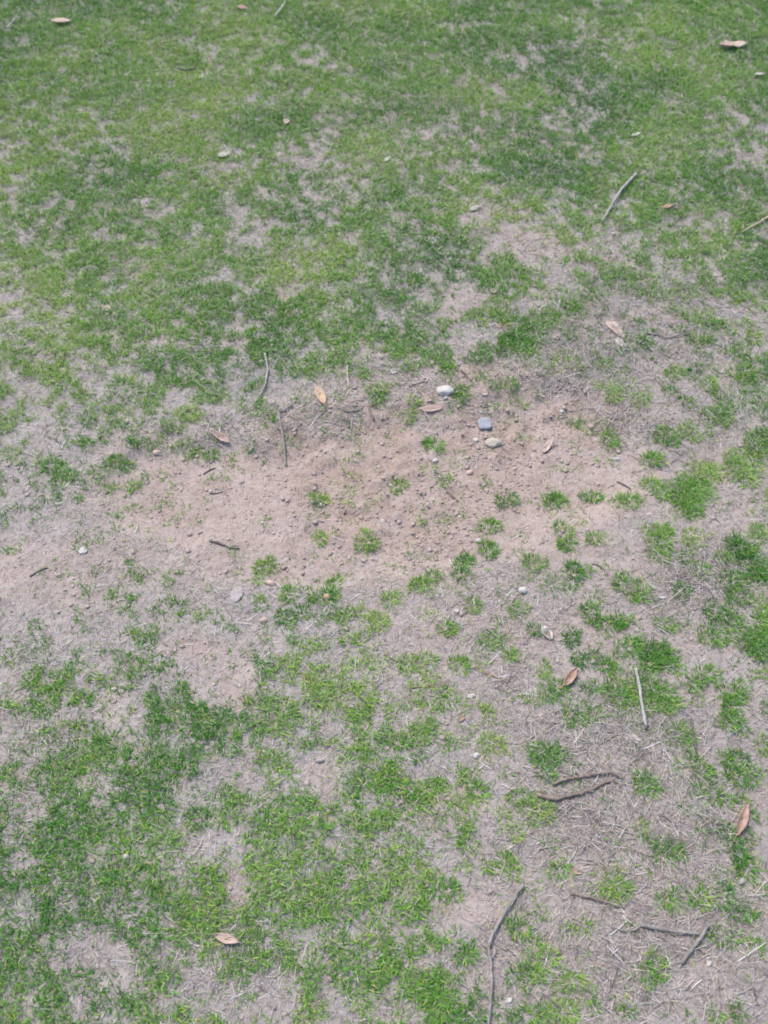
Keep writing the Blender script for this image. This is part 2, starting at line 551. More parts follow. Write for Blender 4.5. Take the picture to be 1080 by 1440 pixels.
# ------------------------------------------------------------------ blades
def ribbons(bx, by, bz, az, L, Wd, lean0, lean1, roll):
    """curved tapering blades: 5 vertices, 3 triangles each (base pair, mid pair, tip)"""
    n = len(bx)
    dirx, diry = np.cos(az), np.sin(az)
    sx, sy = -diry, dirx
    h1, v1 = np.sin(lean0), np.cos(lean0)
    h2, v2 = np.sin(lean1), np.cos(lean1)
    l1, l2 = L * .5, L * .5
    mx, my, mz = bx + dirx * h1 * l1, by + diry * h1 * l1, bz + v1 * l1
    tx, ty, tz = mx + dirx * h2 * l2, my + diry * h2 * l2, mz + v2 * l2
    cr, sr = np.cos(roll), np.sin(roll)
    wx, wy, wz = sx * cr, sy * cr, sr
    V = np.empty((n, 5, 3))
    b = Wd * .40
    m = Wd * .50
    V[:, 0] = np.stack([bx - wx * b, by - wy * b, bz - wz * b], 1)
    V[:, 1] = np.stack([bx + wx * b, by + wy * b, bz + wz * b], 1)
    V[:, 2] = np.stack([mx - wx * m, my - wy * m, mz - wz * m], 1)
    V[:, 3] = np.stack([mx + wx * m, my + wy * m, mz + wz * m], 1)
    V[:, 4] = np.stack([tx, ty, tz], 1)
    k = np.arange(n)[:, None, None] * 5
    Fc = (k + np.array([[0, 1, 3], [0, 3, 2], [2, 3, 4]])[None]).reshape(-1, 3)
    return V.reshape(-1, 3), Fc


G_DARK, G_MID, G_LIGHT = np.array([.064, .194, .033]), np.array([.152, .325, .055]), np.array([.295, .418, .098])
G_YEL, G_DRY = np.array([.350, .410, .075]), np.array([.46, .41, .33])


def green_tint(x, y, n, kind='n', off=0.0):
    hue = np.clip(off + (fbm(x, y, .22, 3, 61) - .5) * 1.6 + .46 + rng.normal(0, .24, n), 0, 1)
    if kind == 'd':
        hue = hue * .55
    elif kind == 'y':
        hue = .55 + .45 * hue
    elif kind == 'p':
        hue = .3 + .6 * hue
    h = hue[:, None]
    c = np.where(h < .5, G_DARK + (G_MID - G_DARK) * h * 2, G_MID + (G_LIGHT - G_MID) * (h * 2 - 1))
    u = rng.random(n)[:, None]
    c = np.where(u < (.22 if kind == 'y' else .05), G_YEL, c)
    c = np.where(u > (.90 if kind in 'p' else .965), G_DRY, c)
    return c * rng.uniform(.8, 1.22, (n, 1))


def tint5(c, tip=1.12):
    out = np.repeat(c, 5, 0)
    out[4::5] *= tip
    out[0::5] = out[0::5] * .85 + G_DRY * .05
    out[1::5] = out[1::5] * .85 + G_DRY * .05
    return out


# the field of grass cover and the field of straw over the whole plot
XR, YR = (-3.4, 3.4), (-.8, 6.4)
BX, BY = (-1.75, 1.75), (0, 3.4)                       # box round the ground in the photograph


def in_frame(px, py):
    return (px > -60) & (px < PW + 60) & (py > -60) & (py < PH + 60)


def lawn_field(x, y):
    px, py = to_px(x, y)
    inside = in_frame(px, py)
    c = base_cover(px, py) + np.where(inside, 0, .30 * (fbm(x, y, .45, 2, 57) - .5))
    nz = clump_noise(x, y)
    worn = ell(px, py, [(800, 430, 190, 110, .55), (1000, 480, 110, 90, .5)], .5)
    c = c * (1 + (.36 + .16 * (1 - sstep(250, 420, py))) * (1 - sstep(500, 640, py)) * (1 - worn) - .10 * worn
             + .30 * sstep(860, 1000, py) * (1 - sstep(520, 680, px)) + .42 * sstep(1060, 1140, py) * (1 - sstep(620, 740, px)))
    prob = 1 / (1 + np.exp(-((c * 1.0 - nz) / .085)))
    prob = np.maximum(prob * (.35 + .65 * np.clip(c * 1.5, 0, 1)), .10 * c)
    wpx = px + 16 * (fbm(x, y, .03, 2, 91) - .5)
    wpy = py + 16 * (fbm(x, y, .03, 2, 92) - .5)
    off = .10 * ell(px, py, [(120, 320, 260, 200, 1), (420, 120, 160, 90, .8), (200, 930, 200, 90, 1)], .6) - .13 * ell(px, py, [(930, 170, 230, 170, 1), (600, 420, 160, 60, .6), (200, 130, 120, 60, .7)], .6)
    for cx, cy, rx, ry, kd in JOIN:
        near = (np.abs(px - cx) < rx * 2) & (np.abs(py - cy) < ry * 2)
        if near.any():
            d = np.sqrt(((wpx[near] - cx) / rx) ** 2 + ((wpy[near] - cy) / ry) ** 2)
            prob[near] = np.maximum(prob[near], (1 - sstep(.55, 1.25, d)) * (.5 if kd == 'p' else .95))
            off[near] += (1 - sstep(.6, 1.3, d)) * {'d': -.28, 'y': .2, 'p': .1, 'n': -.05}[kd]
    prob = prob * (1 - .9 * ell(wpx, wpy, GAPS, .35))
    prob = prob * (1 - .72 * sstep(.56, .70, fbm(x, y, .017, 2, 47)))
    return prob, off


STRAWY = [(830, 500, 110, 70, 1), (880, 1160, 150, 100, 1), (860, 1040, 140, 45, 1), (960, 820, 90, 70, .9), (900, 1340, 190, 110, .8),
          (700, 860, 90, 60, .5), (980, 600, 90, 50, .6), (900, 440, 160, 60, .7), (430, 590, 90, 22, .6), (880, 590, 60, 35, .8),
          (560, 540, 120, 26, .5), (600, 170, 160, 70, .4), (330, 1360, 90, 50, .6), (60, 1060, 60, 60, .6)]


def straw_field(x, y):
    px, py = to_px(x, y)
    wpx = px + 70 * (fbm(x, y, .08, 2, 93) - .5)
    wpy = py + 50 * (fbm(x, y, .08, 2, 94) - .5)
    bare = ell(wpx, wpy, BARE)
    st = ell(px, py, STRAWY, .5)
    ln = fbm(x, y, .05, 2, 95)
    prob = np.clip((1 - .93 * bare) * ((.20 - .01 * sstep(560, 700, py)) + (.36 - .06 * sstep(560, 700, py)) * sstep(.35, .62, ln)) + .6 * st * (1 - .6 * bare), 0, 1)
    return prob, st


def scatter(per_m2, field, near):
    """random ground points thinned by a field; near: inside the photographed ground, else the plot round it"""
    X_, Y_ = (BX, BY) if near else (XR, YR)
    n = int(per_m2 * (X_[1] - X_[0]) * (Y_[1] - Y_[0]))
    x, y = srand(*X_, n), srand(*Y_, n)
    k = in_frame(*to_px(x, y)) == near
    x, y = x[k], y[k]
    p, q = field(x, y)
    k = rng.random(len(x)) < p
    return x[k], y[k], p[k], q[k]


def blades_at(x, y, z, prob, off):
    n = len(x)
    Lb = rng.uniform(.008, .019, n) * (.75 + .4 * prob)
    Wb = rng.uniform(.0010, .0019, n)
    V, F = ribbons(x, y, z - .001, srand(0, 2 * pi, n), Lb, Wb, np.abs(rng.normal(.68, .32, n)),
                   np.abs(rng.normal(1.28, .35, n)), rng.normal(0, .5, n))
    return V, F, tint5(green_tint(x, y, n, 'n', off))


def straws_at(x, y, z, st, lift):
    n = len(x)
    Ls = rng.gamma(3.0, .0029, n) * (1 + .5 * st) + .003
    Ws = rng.uniform(.0005, .0013, n)
    l0 = rng.normal(1.44, .14, n)
    V, F = ribbons(x, y, z + rng.uniform(.0003, .003, n) + np.where(rng.random(n) < .22, rng.uniform(0, .007, n), 0) * lift,
                   srand(0, 2 * pi, n), Ls, Ws, l0, l0 + rng.normal(.12, .18, n), rng.normal(0, .4, n))
    V = V.reshape(-1, 5, 3)
    V[:, 2] = V[:, 4] + (V[:, 2] - V[:, 3]) * .25
    V[:, 3] = V[:, 4] - (V[:, 2] - V[:, 4])
    V = V[:, :4].reshape(-1, 3)
    F = (np.arange(n)[:, None, None] * 4 + np.array([[0, 1, 3], [0, 3, 2]])[None]).reshape(-1, 3)
    V[:, 2] = np.maximum(V[:, 2], np.repeat(z, 4) + .0004)
    cs = np.array([.375, .338, .312]) * rng.lognormal(0, .25, (n, 1)) * (1 + rng.normal(0, .035, (n, 3)))
    cs = np.where((rng.random(n) < .22)[:, None], cs * np.array([.98, .86, .70]), cs)
    cs = np.where((rng.random(n) < .24)[:, None], cs * .42, cs)
    return V, F, np.repeat(np.clip(cs, .05, .62), 4, 0)


x, y, pr, off = scatter(138000, lawn_field, True)
V, F, tn = blades_at(x, y, height(x, y), pr, off)
o = link('lawn_grass', mesh_from('lawn_grass', V, F, M['blade'], False, {'tint': tn}))
o['kind'] = 'stuff'
tag(o, 'short patchy green lawn grass thinning out towards the bare soil', 'grass')
print('lawn blades', len(x))
x, y, pr, st = scatter(90000, straw_field, True)
V, F, tn = straws_at(x, y, height(x, y), st, to_px(x, y)[1] < 520)
o = link('dead_straw', mesh_from('dead_straw', V, F, M['straw'], False, {'tint': tn}))
o['kind'] = 'stuff'
tag(o, 'pale grey dead grass straw lying loose over the soil', 'straw')
print('straws', len(x))


# ------------------------------------------------------------------ the plot goes on round the photographed ground: the same blades in small instanced bunches
def bunches(name, protos, x, y, variant, label, cat):
    pc = bpy.data.collections.new(name + '_bunches')
    for k, (V, F, tn, mt) in enumerate(protos):
        pc.objects.link(bpy.data.objects.new('bunch_%02d' % k, mesh_from('bunch', V, F, mt, False, {'tint': tn})))
    n = len(x)
    me = bpy.data.meshes.new(name)
    me.vertices.add(n)
    me.vertices.foreach_set('co', np.stack([x, y, height(x, y)], 1).astype(np.float32).ravel())
    for an, ty, arr in (('variant', 'INT', variant.astype(np.int32)), ('spin', 'FLOAT', srand(0, 2 * pi, n).astype(np.float32)),
                        ('size', 'FLOAT', srand(.85, 1.15, n).astype(np.float32))):
        me.attributes.new(an, ty, 'POINT').data.foreach_set('value', arr)
    o = link(name, me)
    ng = bpy.data.node_groups.new(name, 'GeometryNodeTree')
    ng.interface.new_socket('Geometry', in_out='INPUT', socket_type='NodeSocketGeometry')
    ng.interface.new_socket('Geometry', in_out='OUTPUT', socket_type='NodeSocketGeometry')
    N, L = ng.nodes.new, ng.links.new
    gi, go = N('NodeGroupInput'), N('NodeGroupOutput')
    ci = N('GeometryNodeCollectionInfo')
    ci.inputs['Collection'].default_value = pc
    ci.inputs['Separate Children'].default_value = True
    ci.inputs['Reset Children'].default_value = True
    ip = N('GeometryNodeInstanceOnPoints')
    ip.inputs['Pick Instance'].default_value = True

    def attr(an, ty):
        q = N('GeometryNodeInputNamedAttribute')
        q.data_type = ty
        q.inputs['Name'].default_value = an
        return q.outputs['Attribute']
    cx = N('ShaderNodeCombineXYZ')
    L(attr('spin', 'FLOAT'), cx.inputs['Z'])
    L(gi.outputs[0], ip.inputs['Points'])
    L(ci.outputs[0], ip.inputs['Instance'])
    L(attr('variant', 'INT'), ip.inputs['Instance Index'])
    L(cx.outputs[0], ip.inputs['Rotation'])
    L(attr('size', 'FLOAT'), ip.inputs['Scale'])
    L(ip.outputs[0], go.inputs[0])
    o.modifiers.new('scatter', 'NODES').node_group = ng
    o['kind'] = 'stuff'
    tag(o, label, cat)


NB, NSB = 8, 10
protos = []
for k in range(15):                                    # five shades of green, three bunches of each
    u, v = rng.normal(0, .006, NB), rng.normal(0, .006, NB)
    V, F, tn = blades_at(u, v, np.zeros(NB), np.full(NB, .8), np.full(NB, -.30 + .15 * (k // 3)))
    protos.append((V, F, tn, M['blade']))
x, y, pr, off = scatter(130000 / NB, lawn_field, False)
shade = np.clip(np.round(2 + (fbm(x, y, .22, 3, 61) - .5) * 9 + off * 6 + rng.normal(0, .6, len(x))), 0, 4)
bunches('outer_lawn_grass', protos, x, y, shade * 3 + rng.integers(0, 3, len(x)), 'short green lawn grass carrying on all round the worn patch', 'grass')
print('bunches', len(x))
protos = []
for k in range(12):
    u, v = rng.normal(0, .009, NSB), rng.normal(0, .009, NSB)
    V, F, tn = straws_at(u, v, np.zeros(NSB), np.zeros(NSB), np.zeros(NSB))
    protos.append((V, F, tn, M['straw']))
x, y, pr, st = scatter(90000 / NSB, straw_field, False)
bunches('outer_dead_straw', protos, x, y, rng.integers(0, 12, len(x)), 'pale dead straw lying between the blades of the outer lawn', 'straw')
print('straw bunches', len(x))


# ------------------------------------------------------------------ longer dead runners
def tube_soup(paths, radii, sides=3):
    Vs, Fs, base = [], [], 0
    for P, R in zip(paths, radii):
        k = len(P)
        T = np.gradient(P, axis=0)
        T /= np.linalg.norm(T, axis=1)[:, None] + 1e-9
        up = np.array([0, 0, 1.0])
        S = np.cross(T, up)
        S /= np.linalg.norm(S, axis=1)[:, None] + 1e-9
        U = np.cross(S, T)
        a = np.arange(sides) * 2 * pi / sides + .5
        ring = P[:, None] + R[:, None, None] * (np.cos(a)[None, :, None] * S[:, None] + np.sin(a)[None, :, None] * U[:, None])
        Vs.append(ring.reshape(-1, 3))
        i = np.arange(k - 1)[:, None] * sides
        j = np.arange(sides)[None]
        j2 = (j + 1) % sides
        q = np.stack([i + j, i + j2, i + sides + j2, i + sides + j], -1).reshape(-1, 4) + base
        Fs.append(q)
        # end caps as degenerate-free fans on a centre point
        c0, c1 = base + k * sides, base + k * sides + 1
        Vs.append(np.stack([P[0] - T[0] * R[0] * .4, P[-1] + T[-1] * R[-1] * .4]))
        Fs.append(('cap', c0, base, c1, base + (k - 1) * sides, sides))
        base += k * sides + 2
    return Vs, Fs


def tube_mesh(name, paths, radii, mat, sides=3, tint=None, smooth=True):
    Vs, Fs = tube_soup(paths, radii, sides)
    V = np.concatenate(Vs)
    tri = []
    for f in Fs:
        if isinstance(f, tuple):
            _, c0, b0, c1, b1, s = f
            for j in range(s):
                tri.append((c0, b0 + (j + 1) % s, b0 + j))
                tri.append((c1, b1 + j, b1 + (j + 1) % s))
        else:
            for q in f:
                tri.append((q[0], q[1], q[2]))
                tri.append((q[0], q[2], q[3]))
    attrs = {'tint': tint(V)} if tint else None
    return mesh_from(name, V, np.array(tri), mat, smooth, attrs)


paths, radii, cols = [], [], []
SPOTS = [(830, 500, 110, 60, 60), (870, 1165, 130, 90, 110), (860, 1040, 140, 40, 60), (960, 830, 90, 60, 40), (900, 1340, 180, 110, 80),
         (440, 590, 80, 22, 34), (880, 590, 55, 35, 34), (900, 440, 160, 60, 40), (700, 880, 100, 80, 30), (560, 545, 120, 25, 25),
         (690, 700, 60, 35, 14), (980, 640, 90, 40, 22), (640, 1150, 90, 90, 25), (200, 600, 200, 80, 40), (420, 1100, 300, 300, 70),
         (975, 815, 50, 32, 130), (865, 590, 30, 26, 70), (800, 360, 60, 25, 50), (850, 410, 90, 40, 70), (480, 580, 40, 14, 40),
         (310, 600, 30, 8, 30), (860, 1030, 120, 40, 90), (820, 1150, 70, 50, 90), (705, 960, 22, 16, 30), (690, 640, 50, 20, 25), (770, 520, 60, 30, 60)]
for cx, cy, rx, ry, k in SPOTS:
    for i in range(k):
        u, v = rng.normal(0, .55, 2)
        gx, gy = px_flat(cx + u * rx, cy + v * ry)
        a, ln_ = rng.uniform(0, 2 * pi), rng.uniform(.014, .042)
        bend = rng.normal(0, .5)
        s = np.linspace(0, 1, 5)
        aa = a + bend * s
        xx = gx + np.concatenate([[0], np.cumsum(np.cos(aa[1:]) * ln_ / 4)])
        yy = gy + np.concatenate([[0], np.cumsum(np.sin(aa[1:]) * ln_ / 4)])
        r = rng.uniform(.0004, .0009)
        zz = height(xx, yy) + r * .7 + rng.uniform(0, .004) * np.sin(s * pi)
        paths.append(np.stack([xx, yy, zz], 1))
        radii.append(np.full(5, r) * np.linspace(1, .6, 5))
        cols.append(np.array([.33, .29, .262]) * rng.lognormal(-.1, .45) * (1 + rng.normal(0, .04, 3)))
tc = np.repeat(np.clip(np.array(cols), .06, .7), 5 * 3 + 2, 0)
o = link('dead_runners', tube_mesh('dead_runners', paths, radii, M['straw'], 3, lambda V: tc))
o['kind'] = 'stuff'
tag(o, 'longer tangled grey brown dead grass runners on the soil', 'dead grass')


# ------------------------------------------------------------------ crumbs of earth and grit
def ico(sub):
    t = (1 + 5 ** .5) / 2
    v = [(-1, t, 0), (1, t, 0), (-1, -t, 0), (1, -t, 0), (0, -1, t), (0, 1, t), (0, -1, -t), (0, 1, -t), (t, 0, -1), (t, 0, 1), (-t, 0, -1), (-t, 0, 1)]
    f = [(0, 11, 5), (0, 5, 1), (0, 1, 7), (0, 7, 10), (0, 10, 11), (1, 5, 9), (5, 11, 4), (11, 10, 2), (10, 7, 6), (7, 1, 8),
         (3, 9, 4), (3, 4, 2), (3, 2, 6), (3, 6, 8), (3, 8, 9), (4, 9, 5), (2, 4, 11), (6, 2, 10), (8, 6, 7), (9, 8, 1)]
    v = [np.array(p) / np.linalg.norm(p) for p in v]
    for _ in range(sub):
        cache, nf = {}, []

        def mid(a, b):
            k = (min(a, b), max(a, b))
            if k not in cache:
                p = v[a] + v[b]
                v.append(p / np.linalg.norm(p))
                cache[k] = len(v) - 1
            return cache[k]
        for a, b, c_ in f:
            ab, bc, ca = mid(a, b), mid(b, c_), mid(c_, a)
            nf += [(a, ab, ca), (b, bc, ab), (c_, ca, bc), (ab, bc, ca)]
        f = nf
    return np.array(v), np.array(f)


I0v, I0f = ico(0)
I3v, I3f = ico(3)


def crumbs(name, n, mat, size, where, label, cat):
    x, y = [], []
    while len(x) < n:
        xx, yy = srand(-1.6, 1.6, n), srand(0, 3.3, n)
        p = where(*to_px(xx, yy), xx, yy)
        k = rng.random(n) < p
        x += list(xx[k])
        y += list(yy[k])
    x, y = np.array(x[:n]), np.array(y[:n])
    z = height(x, y)
    s = size(n)[:, None, None]
    V = I0v[None] * (1 + rng.normal(0, .2, (n, 12, 1)))
    V = V * np.stack([np.ones(n), rng.uniform(.6, 1.1, n), rng.uniform(.4, .75, n)], 1)[:, None]
    a = srand(0, 2 * pi, n)
    ca, sa = np.cos(a)[:, None], np.sin(a)[:, None]
    V = np.stack([V[..., 0] * ca - V[..., 1] * sa, V[..., 0] * sa + V[..., 1] * ca, V[..., 2]], -1) * s
    V += np.stack([x, y, z], 1)[:, None] + np.array([0, 0, 1]) * s * .18
    F = (I0f[None] + (np.arange(n) * 12)[:, None, None]).reshape(-1, 3)
    o = link(name, mesh_from(name, V.reshape(-1, 3), F, mat, False))
    o['kind'] = 'stuff'
    tag(o, label, cat)


crumbs('soil_crumbs', 14000, M['crumb'], lambda n: np.clip(rng.lognormal(-6.35, .52, n), .0008, .0058),
       lambda px, py, x, y: np.clip(ell(px, py, CRUMBLY, .5) * .9 * sstep(.3, .65, fbm(x, y, .09, 2, 33)) + .25 * ell(px, py, BARE) + .05, 0, 1),
       'small brown crumbs of dry earth scattered over the bare patch', 'soil crumbs')
crumbs('pale_grit', 700, M['pale_grit'], lambda n: np.clip(rng.lognormal(-6.5, .4, n), .0008, .003),
       lambda px, py, x, y: np.clip(ell(px, py, CRUMBLY, .5) * .8 + .12, 0, 1),
       'tiny whitish grit specks strewn over the earth', 'grit')

# ------------------------------------------------------------------ named things: stones
LAND = []            # landmarks for the labels of the tufts: px, py, phrase


def stone(px_, py_, w_, h_, mat, label, cat='stone', flat=.55, rot=0.0, seed=0, sink=.3, square=False, name='stone', phrase=None):
    X0, Y0, Z0 = px_ground(px_, py_)
    k = pxm(px_, py_)
    rx = w_ / 2 / k
    dep = math.atan2(CAM_H, Y0)
    rz = rx * flat
    ry = max(h_ / 2 / k / sin(dep) - rz * .35, rx * .45)
    V = I3v.copy()
    if square:
        V = np.sign(V) * np.abs(V) ** .42
        V /= np.abs(V).max()
    r = np.random.default_rng(seed + 100)
    for q in range(5 if not square else 3):          # knock a few facets off
        d = r.normal(0, 1, 3)
        d /= np.linalg.norm(d)
        lim = r.uniform(.72, .9)
        over = np.maximum(V @ d - lim * (1 if not square else 1.15), 0)
        V = V - over[:, None] * d
    nn = fbm(V[:, 0] + seed, V[:, 1] + V[:, 2] * .7, .9, 3, seed)[:, None]
    V = V * (1 + (.22 if not square else .07) * (nn - .5))
    V = V * np.array([rx, ry, rz])
    c_, s_ = cos(rot), sin(rot)
    V = np.stack([V[:, 0] * c_ - V[:, 1] * s_, V[:, 0] * s_ + V[:, 1] * c_, V[:, 2]], 1)
    o = link(name, mesh_from(name, V, I3f, M[mat], True), (X0, Y0, Z0 + rz * (1 - 2 * sink)))
    tag(o, label, cat)
    LAND.append((px_, py_, phrase or label.split(',')[0]))
    return o


stone(625, 552, 26, 17, 'white_stone', 'smooth white stone, the largest one, lying on brown earth', rot=.2, seed=1, phrase='the large white stone')
stone(681, 596, 19, 19, 'blue_stone', 'square flat blue grey slate chip lying on brown earth', 'slate chip', .28, .12, 2, .15, True, 'slate_chip', 'the blue grey slate chip')
stone(693, 624, 24, 15, 'tan_stone', 'low tan stone half buried below the blue grey slate chip', flat=.5, seed=3, sink=.38, phrase='the half buried tan stone')
stone(669, 619, 9, 7, 'white_stone', 'small white pebble touching the half buried tan stone', 'pebble', name='pebble', seed=4, phrase='the pebble by the tan stone')
stone(735, 831, 13, 12, 'white_stone', 'round whitish pebble on straw strewn soil beside a brown stem', 'pebble', .7, 0, 5, name='pebble', phrase='the round whitish pebble')
stone(670, 1063, 11, 10, 'white_stone', 'bluish white pebble at the foot of a spiky grass tuft', 'pebble', .6, .4, 6, name='pebble', phrase='the bluish white pebble')
stone(663, 979, 12, 7, 'white_stone', 'flat white chip lying near fallen pine needles', 'stone chip', .35, .3, 7, name='stone_chip', phrase='the flat white chip')
stone(460, 840, 11, 12, 'brown_stone', 'round yellow brown pebble nestled in a grass tuft', 'pebble', .8, 0, 8, name='pebble', phrase='the yellow brown pebble')
stone(371, 873, 13, 10, 'pink_stone', 'pinkish orange pebble between sparse grass tufts', 'pebble', .7, .2, 9, name='pebble', phrase='the pinkish orange pebble')
stone(642, 860, 8, 8, 'white_stone', 'tiny white pebble beside a greyish root stub', 'pebble', .7, 0, 10, name='pebble', phrase='the tiny white pebble')
stone(673, 761, 8, 8, 'white_stone', 'little white pebble just above a dense dark tuft', 'pebble', .7, 0, 11, name='pebble', phrase='the little white pebble')
stone(612, 648, 9, 7, 'white_stone', 'bright white chip alone on bare brown earth', 'stone chip', .6, .5, 12, name='stone_chip', phrase='the bright white chip')
stone(660, 665, 11, 8, 'pink_stone', 'small reddish tan pebble on the crumbly bare earth', 'pebble', .6, .5, 13, name='pebble', phrase='the reddish tan pebble')
stone(549, 683, 6, 6, 'white_stone', 'white grit stone next to a thin tuft on bare earth', 'pebble', .7, .5, 14, name='pebble', phrase='the white grit stone')
stone(117, 776, 12, 14, 'white_stone', 'jagged bluish white quartz chip on thinly strawed soil', 'quartz chip', .55, .9, 15, name='quartz_chip', phrase='the quartz chip')
stone(333, 836, 18, 26, 'grey_stone', 'flat lilac grey stone sunk in pale soil', flat=.3, rot=-.1, seed=16, sink=.3, phrase='the flat lilac grey stone')
stone(866, 646, 11, 6, 'white_stone', 'thin white flake on bare pinkish soil', 'stone chip', .4, .0, 17, name='stone_chip', phrase='the thin white flake')
stone(178, 1205, 9, 10, 'white_stone', 'pale bluish pebble deep in lush green grass', 'pebble', .9, .0, 18, .1, name='pebble')
stone(931, 841, 10, 6, 'white_stone', 'flat bright white pebble between leafy tufts and straw', 'pebble', .5, .0, 19, name='pebble', phrase='the flat bright white pebble')
stone(450, 1070, 13, 8, 'grey_stone', 'lilac grey pebble below a wide grass tuft on pale soil', 'pebble', .5, .0, 20, name='pebble')
stone(160, 970, 11, 8, 'tan_stone', 'small tan pebble on a soil gap in yellowish grass', 'pebble', .6, .3, 21, name='pebble')
stone(220, 637, 13, 8, 'pink_stone', 'pale pinkish stone at the grassy rim of the bare patch', flat=.5, rot=.2, seed=22)
stone(538, 733, 6, 7, 'white_stone', 'tiny white pebble among dark crumbs of earth', 'pebble', .7, .5, 23, name='pebble')
stone(997, 1355, 10, 9, 'white_stone', 'pale pebble lying below the crossed grey twigs', 'pebble', .6, .5, 24, name='pebble', phrase='the pale pebble under the crossed twigs')
stone(1043, 1240, 15, 11, 'grey_stone', 'pale lilac stone flanked by green tufts', flat=.5, rot=.5, seed=25, phrase='the pale lilac stone')
stone(716, 1407, 10, 9, 'white_stone', 'white pebble to one side of the longest twig', 'pebble', .6, .5, 26, name='pebble')
stone(220, 1318, 8, 8, 'white_stone', 'small white pebble on dead thatch in the lawn', 'pebble', .8, .5, 27, .1, name='pebble')
stone(380, 821, 17, 9, 'pink_stone', 'crumbly pinkish clod beside a thin grass tuft', 'clod', .5, -.2, 28, name='clod', phrase='the crumbly pinkish clod')
stone(790, 579, 6, 5, 'white_stone', 'speck of white stone near a pale leaf sliver', 'pebble', .6, .5, 29, name='pebble')


# ------------------------------------------------------------------ named things: twigs
def lay(points, r, lift=0.0, sag=.5, jit=.0006, seed=0):
    """resample a pixel polyline on the ground; returns n x 3 points resting on the soil"""
    P = np.array([px_ground(*p) for p in points])
    d = np.concatenate([[0], np.cumsum(np.linalg.norm(np.diff(P[:, :2], axis=0), axis=1))])
    n = max(5, int(d[-1] / .005))
    s = np.linspace(0, d[-1], n)
    x, y = np.interp(s, d, P[:, 0]), np.interp(s, d, P[:, 1])
    if len(P) > 2:                                     # soften the corners
        for _ in range(max(1, n // 14)):
            x[1:-1] = .25 * x[:-2] + .5 * x[1:-1] + .25 * x[2:]
            y[1:-1] = .25 * y[:-2] + .5 * y[1:-1] + .25 * y[2:]
    rr = np.random.default_rng(seed)
    x = x + rr.normal(0, jit, n)
    y = y + rr.normal(0, jit, n)
    hz = height(x, y)
    line = np.polyval(np.polyfit(s, hz, min(2, len(P))), s)
    line = line + np.quantile(hz - line, .75)
    z = sag * hz + (1 - sag) * line + r * .75 + lift
    return np.stack([x, y, z], 1)


TW = 0


def twig(points, w_px, mat, label, side=None, taper=.6, lift=.0, cat='twig', name='twig', phrase=None, sag=.5):
    global TW
    TW += 1
    mx, my = np.mean([p[0] for p in points]), np.mean([p[1] for p in points])
    r = w_px * (.76 if w_px > 6 else .88) / 2 / pxm(mx, my)
    P = lay(points, r, lift, sag, .0005 if w_px > 2.6 else .0003, TW)
    org = P[len(P) // 2].copy()
    org[2] -= r
    rr = np.random.default_rng(TW + 500)
    n = len(P)
    R = r * np.linspace(1, taper, n) * (1 + .09 * rr.normal(0, 1, n).clip(-1.5, 1.5))
    for q in rr.integers(1, n - 1, max(1, n // 9)):    # nodes
        R[q] *= 1.22
    stem = tube_mesh('stem', [P - org], [R], M[mat], 8)
    if not side:
        o = link(name, stem, org)
    else:
        o = link(name, None, org)
        o.empty_display_size = .01
        link('stem', stem, parent=o)
        for pts in side:
            r2 = r * .6
            Q = lay(pts, r2, lift, sag, .0003, TW + 50)
            k = np.argmin(np.linalg.norm(P[:, :2] - Q[0, :2], axis=1))
            Q[0] = P[k]
            link('side_shoot', tube_mesh('side_shoot', [Q - org], [r2 * np.linspace(1, .5, len(Q))], M[mat], 6), parent=o)
    tag(o, label, cat)
    LAND.append((points[len(points) // 2][0], points[len(points) // 2][1], phrase or 'the ' + label.split(' lying')[0]))
    return o


twig([(893, 250), (872, 272), (858, 295), (846, 315)], 4.6, 'twig_pale', 'straight pale grey twig with a short fork lying across green lawn', [[(856, 298), (864, 294), (873, 289)]], lift=.008, sag=.2)
twig([(1084, 305), (1060, 320), (1043, 329)], 3.2, 'leaf_tan', 'thin tan stalk lying on the lawn by bare reddish soil', lift=.006, sag=.2)
twig([(373, 500), (377, 520), (374, 542), (367, 556), (358, 568)], 3.8, 'twig_pale', 'bowed pale twig lying at the edge of the lush grass', lift=.004)
twig([(391, 580), (395, 598), (400, 630), (402, 656)], 5.5, 'twig_grey', 'elbowed grey twig lying with its tip on bare earth', [[(392, 581), (402, 577), (412, 570)]], taper=.5, lift=.001, phrase='the elbowed grey twig')
twig([(295, 761), (312, 766), (324, 771), (337, 772)], 3.6, 'twig_dark', 'short dark twig lying on smooth pinkish soil', [[(322, 770), (324, 775)]])
twig([(42, 811), (56, 803), (67, 798)], 2.8, 'twig_dark', 'thin dark twig lying on open soil between grass fringes')
twig([(735, 1246), (722, 1264), (706, 1290), (692, 1316), (686, 1336), (691, 1362), (691, 1395), (686, 1446)], 6.6, 'twig_grey', 'longest grey twig, bent at a knot, lying over grass and soil',
     [[(686, 1336), (677, 1329), (672, 1320)], [(689, 1350), (696, 1341), (697, 1332)]], taper=.8, lift=.004, phrase='the longest bent twig', sag=.3)
twig([(757, 1119), (776, 1125), (800, 1121), (826, 1113), (848, 1103), (862, 1098)], 8, 'twig_brown', 'thickest dark brown twig with a broken end lying on straw', [[(858, 1099), (866, 1100), (872, 1105)], [(776, 1124), (766, 1116), (756, 1113)]], lift=.002, phrase='the thickest brown twig', sag=.35)
twig([(777, 1105), (790, 1098), (815, 1094), (842, 1089), (860, 1087), (875, 1096)], 5.2, 'twig_brown', 'curved brown twig with a hooked tip above the thickest twig', lift=.003, phrase='the hooked brown twig', sag=.35)
